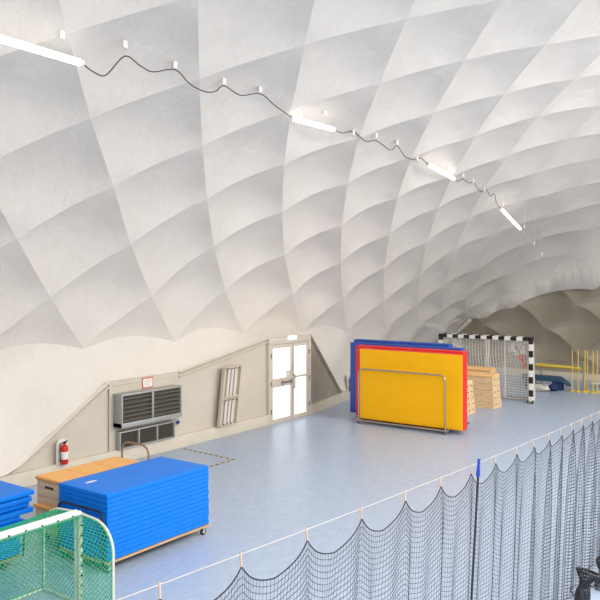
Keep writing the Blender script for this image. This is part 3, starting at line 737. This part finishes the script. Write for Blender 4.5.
# ------------------------------------------------------------------ vaulting boxes
def vault(x0, x1, y0, y1, h, label, top='orange_pale', nsec=5, yf=0.):
    t = thing('vaulting_box', label, 'vaulting box', ((x0 + x1) / 2, (y0 + y1) / 2, 0)); pad = .11
    H = h - pad; tp = .07
    for k in range(nsec):
        za, zb = .001 + H * k / nsec, H * (k + 1) / nsec - .004
        def sec(z): f = z / H * tp; return x0 + f, x1 - f, y0 + f * .6, y1 - f * .6
        a = sec(za); b = sec(zb)
        vs = [(a[0], a[2], za), (a[1], a[2], za), (a[1], a[3], za), (a[0], a[3], za), (b[0], b[2], zb), (b[1], b[2], zb), (b[1], b[3], zb), (b[0], b[3], zb)]
        m = MB(); m.poly(vs, [(3, 2, 1, 0), (4, 5, 6, 7), (0, 1, 5, 4), (1, 2, 6, 5), (2, 3, 7, 6), (3, 0, 4, 7)], 'wood' if k % 2 else 'wood')
        zm = (za + zb) / 2; xr = (a[1] + b[1]) / 2; ym = (a[2] + a[3]) / 2
        s_ = m.build('box_section', t)
        for q in (-.13, .13): MB().box((xr - .012, ym + q - .04, zm + .01), (xr + .006, ym + q + .04, zm + .035), 'dark').build('hand_slot', s_)
    m = MB(); a = sec(H); w = (a[3] - a[2]) / 2; yc = (a[2] + a[3]) / 2
    prf = [(-w, 0), (-w - .01, .03), (-w * .8, .085), (-w * .3, pad), (w * .3, pad), (w * .8, .085), (w + .01, .03), (w, 0)]
    n = len(prf); vs = [(a[0] - .01, yc + p, H + q) for p, q in prf] + [(a[1] + .01, yc + p, H + q) for p, q in prf]
    m.poly(vs, [tuple(range(n)), tuple(range(2 * n - 1, n - 1, -1))] + [(i, (i + 1) % n, n + (i + 1) % n, n + i) for i in range(n)], top)
    m.build('padded_top', t); return t
vault(1.85, 3.44, 21.78, 22.42, 1.04, 'large wooden vaulting box with orange top in front of the striped goal')
vault(1.60, 3.05, 22.62, 23.14, 1.12, 'wooden vaulting box half hidden behind the larger one')
vault(1.70, 3.22, 20.32, 20.90, .98, 'wooden vaulting box with hand slots right behind the yellow mat', 'wood_pale')

# ------------------------------------------------------------------ handball goals
def handball_goal(x0, x1, y, h, label, dense, seed):
    t = thing('handball_goal', label, 'goal', ((x0 + x1) / 2, y, 0)); w = .055; rnd = random.Random(seed)
    for x in (x0, x1):
        m = MB(); z = 0; k = 0
        while z < h - .01:
            z2 = min(h, z + .207); m.box((x - w, y - w, z + .001), (x + w, y + w, z2), 'white' if k % 2 == 0 else 'black'); z = z2; k += 1
        m.build('post', t)
    m = MB(); x = x0 + w; k = 0
    n = 15
    for k in range(n):
        a = x0 + w + (x1 - x0 - 2 * w) * k / n; b = x0 + w + (x1 - x0 - 2 * w) * (k + 1) / n
        m.box((a, y - w, h - 2 * w), (b, y + w, h), 'white' if k % 2 else 'black')
    m.build('crossbar', t)
    dt, db = .16, .34
    for x in (x0, x1):
        MB().tube(rounded([(x, y + .05, h - .05), (x, y + dt, h - .08), (x, y + db, .04), (x, y + .05, .04)], .12), .022, 'offwhite', 8).build('side_frame', t)
    m = MB(); m.tube([(x0, y + db - .03, .05), (x1, y + db - .03, .05)], .022, 'offwhite', 8); m.build('ground_bar', t)
    m = MB()
    def back(u, v):   # u across, v from top (0) to the ground (1)
        L1, L2 = dt, math.hypot(db - dt, h - .1); q = v * (L1 + L2)
        if q < L1: yy, zz = y + q, h - .06
        else: f = (q - L1) / L2; yy, zz = y + dt + (db - dt) * f, (h - .06) * (1 - f) + .05 * f
        sg = .06 * math.sin(PI * u) * math.sin(PI * v)
        return (x0 + (x1 - x0) * u, yy + sg, zz)
    R_ = .0065; n = 30
    for k in range(n + 1): m.tube([back(k / n + .004 * math.sin(q), q / 14) for q in range(15)], R_, 'net_white', 3, cap=False)
    for k in range(1, 25): m.tube([back(q / 20, k / 25 + .004 * math.sin(q * 1.7 + k)) for q in range(21)], R_, 'net_white', 3, cap=False)
    for x in (x0, x1):
        for k in range(1, 20):
            z = k * h / 20; dd = dt + (db - dt) * (1 - z / h); m.tube([(x, y + .05, z), (x, y + dd, z)], R_, 'net_white', 3, cap=False)
        for k in range(1, 9):
            yy = y + k * .036; zz = h if yy < y + dt else h * (1 - (yy - y - dt) / (db - dt)); m.tube([(x, yy, .05), (x, yy, max(.1, zz - .06))], R_, 'net_white', 3, cap=False)
    for q in range(dense):      # gathered folds of loose net under the bar ends
        cx = x0 + rnd.choice((.25, x1 - x0 - .45)) + rnd.uniform(-.25, .3); p = Vector((cx, y + rnd.uniform(.05, .2), h - .12)); pts = [p.copy()]
        for s_ in range(9):
            p = p + Vector((rnd.uniform(-.13, .13), rnd.uniform(-.06, .06), rnd.uniform(-.12, .05))); p.z = min(p.z, h - .1); p.x = max(x0 + .08, min(x1 - .08, p.x)); pts.append(p.copy())
        m.tube(pts, .008, 'net_white', 3, cap=False)
    m.build('net', t)
    return t, rnd
g1, rnd = handball_goal(.86, 3.97, 23.54, 2.07, 'front handball goal with black and white banded posts and tangled white net', 46, 1)
for cx, cz in ((1.65, 1.2), (3.68, 1.25)):
    for q in range(4):
        m = MB()
        p = Vector((cx + rnd.uniform(-.1, .1), 23.45, cz + .25)); pts = [p.copy()]
        for s_ in range(7): p = p + Vector((rnd.uniform(-.09, .09), rnd.uniform(-.012, .012), rnd.uniform(-.13, .03))); pts.append(p.copy())
        m.tube(pts, .010, 'redpaint', 4); m.build('red_cord', g1, label='tangled red cord caught in the white net')
for x in (3.9, 4.06): MB().lathe((x - .02, 23.44, .05), [(.045, 0), (.05, .01), (.05, .03), (.045, .04)], 'rubber', 14, 'x').build('transport_wheel', g1)
MB().box((3.9, 23.4, .03), (4.06, 23.5, .07), 'steel', .003).build('wheel_bracket', g1)
g2, _ = handball_goal(.78, 3.80, 24.08, 2.05, 'rear handball goal standing close behind the front one by the end wall', 20, 2)
for k, x in enumerate((1.22, 1.35, 2.30, 2.38, 2.95)):
    MB().cyl((x, 23.98, .0), (x, 23.98, 1.95), .026, 'white', 10).build('support_post', g2)

# ------------------------------------------------------------------ kit by the end wall
t = thing('steel_rack', 'low grey steel tube rack in front of the end wall', 'rack', (3.7, 27.6, 0))
m = MB()
for x in (3.0, 4.5): m.tube([(x, 27.5, .03), (x, 27.5, .98)], .024, 'steel', 8); m.tube([(x, 27.3, .03), (x, 27.85, .03)], .022, 'grey', 8)
m.tube([(3.0, 27.5, .98), (4.5, 27.5, .98)], .02, 'steel', 8); m.build('rack_frame', t)
m = MB()
for x in (3.0, 4.5): m.box((x - .02, 27.14, .68), (x + .02, 27.5, .715), 'grey', .003)
m.build('support_arm', t)
m = MB()
vs = []; n = 12
for k, x in enumerate((2.88, 3.0, 4.4, 4.5)):
    r = (.05, .075, .055, .04)[k]; zc = (.80, .80, .775, .77)[k]
    for q in range(n): a = 2 * PI * q / n; vs.append((x, 27.25 + r * 1.3 * math.cos(a), zc + r * math.sin(a)))
m.poly(vs, [tuple(range(n))[::-1], tuple(range(3 * n, 4 * n))] + [(k * n + q, k * n + (q + 1) % n, (k + 1) * n + (q + 1) % n, (k + 1) * n + q) for k in range(3) for q in range(n)], 'yellow_paint', True)
tag(m.build('padded_beam', rel=(3.7, 27.25, .72)), 'long yellow padded beam lying across the low grey rack', 'beam')
t = thing('foam_wedge', 'dark teal foam bench with a sloping right end near the end wall', 'foam bench', (3.4, 27.1, 0))
m = MB(); pr = [(2.55, .30), (3.95, .30), (4.2, .16), (4.12, .28), (3.85, .47), (2.55, .47)]
vs = [(x, 26.75, z) for x, z in pr] + [(x, 27.1, z) for x, z in pr]
m.poly(vs, [tuple(range(6)), tuple(range(11, 5, -1))] + [(i, 6 + i, 6 + (i + 1) % 6, (i + 1) % 6) for i in range(6)], 'teal'); m.build('bench_top', t)
for a, b in ((2.6, 2.95), (3.6, 3.95)): MB().box((a, 26.8, .001), (b, 27.08, .30), 'navy', .03).build('support_block', t)
def blob(name, c, r, mt, label, cat, seed=0, z0=0.001):
    bm = bmesh.new(); bmesh.ops.create_icosphere(bm, subdivisions=3, radius=1); rnd = random.Random(seed); ph = [rnd.uniform(0, 6) for _ in range(6)]
    for v in bm.verts:
        p = v.co; k = 1 + .12 * math.sin(p.x * 4 + ph[0]) * math.sin(p.y * 5 + ph[1]) + .08 * math.sin(p.z * 6 + ph[2] + p.x * 3)
        v.co = Vector((c[0] + p.x * r[0] * k, c[1] + p.y * r[1] * k, max(z0, c[2] + p.z * r[2] * k)))
    bm.verts.index_update(); m = MB(); m.poly([v.co[:] for v in bm.verts], [[v.index for v in f.verts] for f in bm.faces], mt, True); bm.free()
    o = m.build(name, rel=(c[0], c[1], z0)); return tag(o, label, cat) if label else o
b = blob('equipment_bag', (3.38, 26.25, .12), (.32, .17, .14), 'bag', 'crumpled white bag lying on the floor before the teal bench', 'bag', 2)
MB().tube(rounded([(3.2, 26.2, .22), (3.3, 26.08, .30), (3.5, 26.08, .29), (3.6, 26.2, .2)], .05), .012, 'navy', 6).build('bag_strap', b)
b = blob('equipment_bag', (3.74, 26.56, .12), (.16, .14, .15), 'navy', 'dark blue bag slumped at the right foot of the teal bench', 'bag', 4)
SP = [((4.30, 26.85), 'leftmost of the yellow slalom poles'), ((4.50, 26.86), 'second yellow slalom pole from the left'), ((4.73, 26.85), 'third yellow slalom pole from the left, front of a close pair'), ((4.75, 27.09), 'fourth yellow slalom pole from the left, rear of a close pair'), ((5.00, 26.85), 'fifth yellow slalom pole from the left'), ((5.07, 27.13), 'rightmost of the yellow slalom poles')]
sp = None
for (x, y), lab in SP:
    if sp is None:
        sp = thing('slalom_pole', lab, 'pole', (x, y, 0), 'yellow slalom poles on round feet')
        MB().cyl((x, y, .03), (x, y, 1.46), .018, 'yellow_paint', 8).build('pole', sp)
        MB().lathe((x, y, .001), [(.095, 0), (.095, .025), (.08, .04), (.03, .055), (.03, .09)], 'yellow_paint', 18).build('foot', sp)
    else: dup(sp, (x, y, 0), lab)
t = thing('white_bench', 'low white bench at the right edge near the end wall', 'bench', (5.2, 28.4, 0))
MB().box((4.55, 28.3, .12), (6.4, 28.55, .17), 'white', .008).build('seat', t)
for x in (4.75, 6.2): MB().box((x, 28.33, .001), (x + .06, 28.52, .12), 'grey', .004).build('leg', t)

# ------------------------------------------------------------------ divider net across the foreground
NX = 9.38
HK = [1.89, 2.48, 3.07, 3.68, 4.31, 4.93, 5.53, 6.13, 6.7, 7.25, 7.75, 8.24, 8.67, 9.1, 9.52, 9.93, 10.34, 10.74, 11.17, 11.61, 12.05]
def rope_z(s): return 2.429 - .052 * (s - 3.056) + .00206 * (s - 3.056) ** 2
t = thing('divider_net', 'black knotted divider net hung on a white rope across the foreground', 'net', (NX, 7, 0))
def scallop(s):
    for a, b in zip(HK, HK[1:]):
        if a <= s <= b:
            u = (s - a) / (b - a); w = b - a; return u, w
    return 0, .6
def net_pt(s, dz):
    """s along the rope, dz below the net's top edge"""
    u, w = scallop(s)
    sag = 4 * u * (1 - u) * .20 * w + .04 * (1 - abs(2 * u - 1)) ** 2 * w
    g = (1 - math.exp(-dz * 2.5)); sag *= (1 - .35 * min(1, dz / 2))
    ss = s - w * .055 * math.sin(2 * PI * u) * (1 - .5 * g) 
    k = min(1, max(0, (s - 7) / 2.6)); fold = (.02 + .075 * k) * math.cos(2 * PI * u) * (.3 + .7 * g) + .02 * math.sin(s * 23) * g
    ss -= k * .09 * math.sin(2 * PI * u) * g
    return (NX + fold - .03 * max(0, dz), ss - .03 * max(0, dz), max(.012, rope_z(s) - .066 - sag - dz))
NR_ = .0020
m = MB()
s = HK[0]
while s < HK[-1]:
    m.tube([net_pt(s, q * .1) for q in range(0, 24)], .0012, 'net_black', 3, cap=False); s += .027
for r in range(1, 58):
    pts = []; s = HK[0]
    while s < HK[-1]: pts.append(net_pt(s, r * .040)); s += .05
    if r * .040 < 2.26: m.tube(pts, NR_, 'net_black', 3, cap=False)
m.build('net', t)
m = MB(); pts = []; s = HK[0]
for a, b in zip(HK, HK[1:]):
    for q in range(12): pts.append(net_pt(a + (b - a) * q / 12, 0))
m.tube(pts, .0045, 'net_black', 5, cap=False); m.build('edge_cord', t)
m = MB(); m.tube([(NX, q * .5, rope_z(q * .5)) for q in range(1, 25)], .0024, 'rope', 6); m.build('rope', t)
for h in HK:
    z = rope_z(h); m = MB(); m.tube([(NX, h, z + .010), (NX + .003, h, z - .066)], .006, 'tan', 6); m.build('hook', t)
t = thing('net_pole', 'thin dark pole with a blue cap standing beside the divider net', 'pole', (9.45, 5.8, 0))
def on_pole(z): return (9.45, 5.82 + .139 * z, z)
MB().tube([on_pole(.03), on_pole(2.23)], .010, 'net_black', 10).build('pole', t)
MB().cyl(on_pole(1.05), on_pole(1.08), .0125, 'blue_cap', 8).build('blue_band', t)
MB().tube([on_pole(2.21), on_pole(2.26), on_pole(2.30), on_pole(2.355)], [.018, .016, .012, .014], 'blue_cap', 12).build('cap', t)
MB().lathe((9.45, 5.82, .001), [(.14, 0), (.14, .015), (.03, .03)], 'black', 20).build('foot', t)

# ball bags of black netting
def net_bag(c, top, r, label, seed, hoop=0.):
    t = thing('ball_bag', label, 'net bag', (c[0], c[1], 0)); rnd = random.Random(seed)
    m = MB(); n = 20; L = 14; P = {}
    for k in range(L + 1):
        f = k / L; cx = c[0] + (top[0] - c[0]) * f ** 1.5; cy = c[1] + (top[1] - c[1]) * f ** 1.5; cz = .012 + top[2] * f
        rr = r * (1.15 - .5 * f + .18 * math.sin(f * 9 + seed))
        if hoop: rr = rr * (1 - sstep(.75, 1, f)) + hoop * sstep(.75, 1, f)
        elif f > .8: rr *= 1 - 3.5 * (f - .8)
        for q in range(n):
            a = 2 * PI * q / n; w = 1 + .14 * math.sin(3 * a + k * .8 + seed) * (1 - f * (hoop > 0)) + rnd.uniform(-.05, .05) * (f < 1)
            P[k, q] = (cx + rr * w * math.cos(a), cy + rr * w * math.sin(a), cz + (hoop * .3 * math.cos(a + 2.2) * sstep(.75, 1, f) if hoop else 0))
    for q in range(n):
        m.tube([P[k, (q + k // 2) % n] for k in range(L + 1)], .006, 'net_black', 4); m.tube([P[k, (q - k // 2) % n] for k in range(L + 1)], .006, 'net_black', 4)
    for k in range(0, L + 1): m.tube([P[k, q] for q in range(n)], .005, 'net_black', 4, closed=True)
    m.build('netting', t)
    if hoop: MB().tube([P[L, q] for q in range(n)], .016, 'black', 8, closed=True).build('hoop', t)
    h_ = top[2]; o = blob('netting_folds', (c[0] + (top[0] - c[0]) * .2, c[1] + (top[1] - c[1]) * .2, h_ * .36), (r * .8, r * .8, h_ * .33), 'net_black', None, None, seed)
    o.parent = t; o.location = Vector(o['_o']) - Vector(t['_o'])
    return t
net_bag((9.55, 8.80, 0), (9.60, 9.0, .50), .075, 'black net bag with an open hoop mouth on the floor at the bottom right', 3, .125)
net_bag((9.60, 9.98, 0), (9.58, 9.95, .46), .13, 'black bunched net bag cut off by the right edge of the picture', 8)

# ------------------------------------------------------------------ lamps and cable under the dome
def lamp(a, b, label):
    a = Vector(a); b = Vector(b); t = thing('tube_lamp', label, 'lamp', tuple((a + b) / 2), 'tube lamps hung along the dome')
    u = (b - a).normalized()
    MB().tube([a + u * .05, b - u * .05], .05, 'lamp', 12).build('tube', t)
    m = MB(); m.cyl(a, a + u * .05, .052, 'fixture', 12); m.build('end_cap', t)
    m = MB(); m.cyl(b - u * .05, b, .052, 'fixture', 12); m.build('end_cap', t)
    return t
LX = 3.35
lamp((LX, 5.12, 6.96), (LX, 6.73, 6.94), 'tube lamp at the upper left corner, nearest and brightest of the row')
lamp((LX, 11.61, 7.03), (LX, 13.15, 7.05), 'second tube lamp of the row, above the door')
lamp((LX, 17.49, 6.88), (LX, 19.14, 6.67), 'third tube lamp of the row from the left')
lamp((LX, 22.54, 6.14), (LX, 24.32, 5.58), 'farthest tube lamp, the last and steepest of the row')
HG = [(6.39, 7.29), (7.5, 7.44), (8.53, 7.46), (9.7, 7.45), (10.69, 7.51), (11.94, 7.38), (12.82, 7.38), (13.91, 7.32), (14.9, 7.26), (15.89, 7.3), (16.93, 7.08), (17.84, 6.89), (18.75, 6.95), (19.74, 6.88), (20.44, 6.78), (21.26, 6.66), (22.8, 6.32), (24.71, 5.71), (25.7, 5.2), (26.5, 4.85)]
PLACE = ['directly above the right end of the nearest lamp', 'first along the cable right of the nearest lamp', 'second along the cable right of the nearest lamp', 'third along the cable right of the nearest lamp', 'fourth along the cable, just before the second lamp', 'holding the left end of the second lamp', 'holding the right end of the second lamp', 'first along the cable right of the second lamp', 'second along the cable right of the second lamp', 'third along the cable right of the second lamp', 'just left of the third lamp', 'holding the left end of the third lamp', 'holding the right end of the third lamp', 'first along the cable past the third lamp', 'second along the cable past the third lamp', 'third along the cable past the third lamp', 'holding the upper end of the farthest lamp', 'just past the lower end of the farthest lamp', 'second past the farthest lamp, on the bare cable', 'last and lowest, past the farthest lamp']
for (y, z), pl in zip(HG, PLACE):
    c = ceiling_at(LX, y); zt = c.z; tp = min(z + .02, zt + .002); zb = tp - .11
    t = thing('hanger_strap', 'small white strap hanging from the dome, ' + pl, 'hanger', (LX, y, zb), 'white straps carrying the lamps and cable')
    MB().box((LX - .012, y - .04, zb), (LX + .012, y + .04, tp), 'fixture', .005).build('strap', t)
    if zt > tp + .02: m = MB(); m.tube([(LX, y, tp), (LX, y, zt)], .003, 'fixture', 5); m.build('suspension_wire', t)
    m = MB(); m.tube([(LX, y, zb), (LX, y, zb - .045)], .006, 'tan', 6); m.build('hook', t)
def smoothpath(P, n=5):
    P = [Vector(p) for p in P]; out = []
    for k in range(len(P) - 1):
        p0 = P[max(0, k - 1)]; p1 = P[k]; p2 = P[k + 1]; p3 = P[min(len(P) - 1, k + 2)]
        for q in range(n):
            t = q / n; out.append(.5 * ((2 * p1) + (p2 - p0) * t + (2 * p0 - 5 * p1 + 4 * p2 - p3) * t * t + (3 * p1 - p0 - 3 * p2 + p3) * t ** 3))
    return out + [P[-1]]
for lab, pts in (('dark cable sagging between the nearest and the second lamp', [(6.73, 6.94), (6.86, 6.88), (7.06, 6.84), (7.19, 6.91), (7.5, 7.23), (7.8, 7.15), (8.06, 7.12), (8.53, 7.26), (8.87, 7.1), (9.23, 7.05), (9.48, 7.11), (9.7, 7.25), (10.13, 7.17), (10.69, 7.31), (11.14, 7.17), (11.61, 7.06)]),
                 ('dark wavy cable between the second and the third lamp', [(13.15, 7.05), (13.46, 7.03), (13.91, 7.19), (14.41, 7.0), (14.9, 7.08), (15.55, 6.96), (15.89, 7.11), (16.3, 6.9), (16.88, 6.9), (17.1, 6.98), (17.49, 6.88)]),
                 ('dark wavy cable between the third and the farthest lamp', [(19.14, 6.67), (19.4, 6.64), (19.67, 6.73), (20.16, 6.67), (20.44, 6.73), (20.73, 6.58), (21.11, 6.5), (21.41, 6.59), (21.73, 6.44), (22.05, 6.53), (22.21, 6.27), (22.54, 6.14)])):
    pts = [(a, min(b, ceiling_at(LX, a).z - .03)) for a, b in pts]
    tag(MB().tube(smoothpath([(LX, a, b) for a, b in pts]), .010, 'cable', 6).build('lamp_cable', rel=(LX, pts[0][0], pts[0][1])), lab, 'cable')
tag(MB().tube(smoothpath([(LX, 24.32, 5.58), (LX, 24.9, 5.38), (LX, 25.61, 5.1), (LX, 26.45, 4.71)]), .006, 'fixture', 5).build('lamp_cable', rel=(LX, 24.32, 5.58)), 'thin pale cord running down past the farthest lamp', 'cable')


# ------------------------------------------------------------------ light
w = bpy.data.worlds.new('World'); SC.world = w; w.use_nodes = True
bg = w.node_tree.nodes['Background']; bg.inputs['Color'].default_value = (.92, .96, 1.0, 1); bg.inputs['Strength'].default_value = .55
def area(name, loc, target, size, power, col=(1, 1, 1)):
    d = bpy.data.lights.new(name, 'AREA'); d.shape = 'RECTANGLE'; d.size, d.size_y = size; d.energy = power; d.color = col
    o = bpy.data.objects.new(name, d); COL.objects.link(o); o.location = loc
    o.rotation_euler = (Vector(target) - Vector(loc)).to_track_quat('-Z', 'Y').to_euler(); return o
area('court_fill_near', (15, 4, 8.3), (13.8, 4.8, 0), (10, 7), 1900, (1, .96, .90))  # added overhead fill, unseen; stands in for the hall's other lamps
area('court_fill_middle', (16, 15, 8.0), (14.2, 15, 0), (7, 7), 1200, (1, .96, .90))  # second added overhead fill, out of view and without fittings
area('court_fill_end', (15, 17.5, 5.6), (1.5, 29, 2.0), (6, 2), 330, (1, .96, .90))  # unseen fill added to brighten the far corner of the dome
area('court_fill_far', (17, 24, 5.2), (8, 9, -1), (8, 2.5), 550, (1, .96, .90))  # unseen fill added at the far end to shade the dome cells

cam = bpy.data.cameras.new('Camera'); co = bpy.data.objects.new('Camera', cam); COL.objects.link(co)
co.location = (12, 0, 3.9); co.rotation_euler = (PI / 2, 0, TH); cam.lens = 45; cam.sensor_width = 36; cam.shift_y = -20 / 600
cam.clip_end = 200
SC.camera = co
vs_ = SC.view_settings
SC.display_settings.display_device = 'sRGB'; vs_.view_transform = 'Standard'; vs_.look = 'None'; vs_.gamma = 1; vs_.exposure = 0.05; vs_.use_curve_mapping = False
for o in list(bpy.data.objects):
    if '_o' in o.keys(): del o['_o']
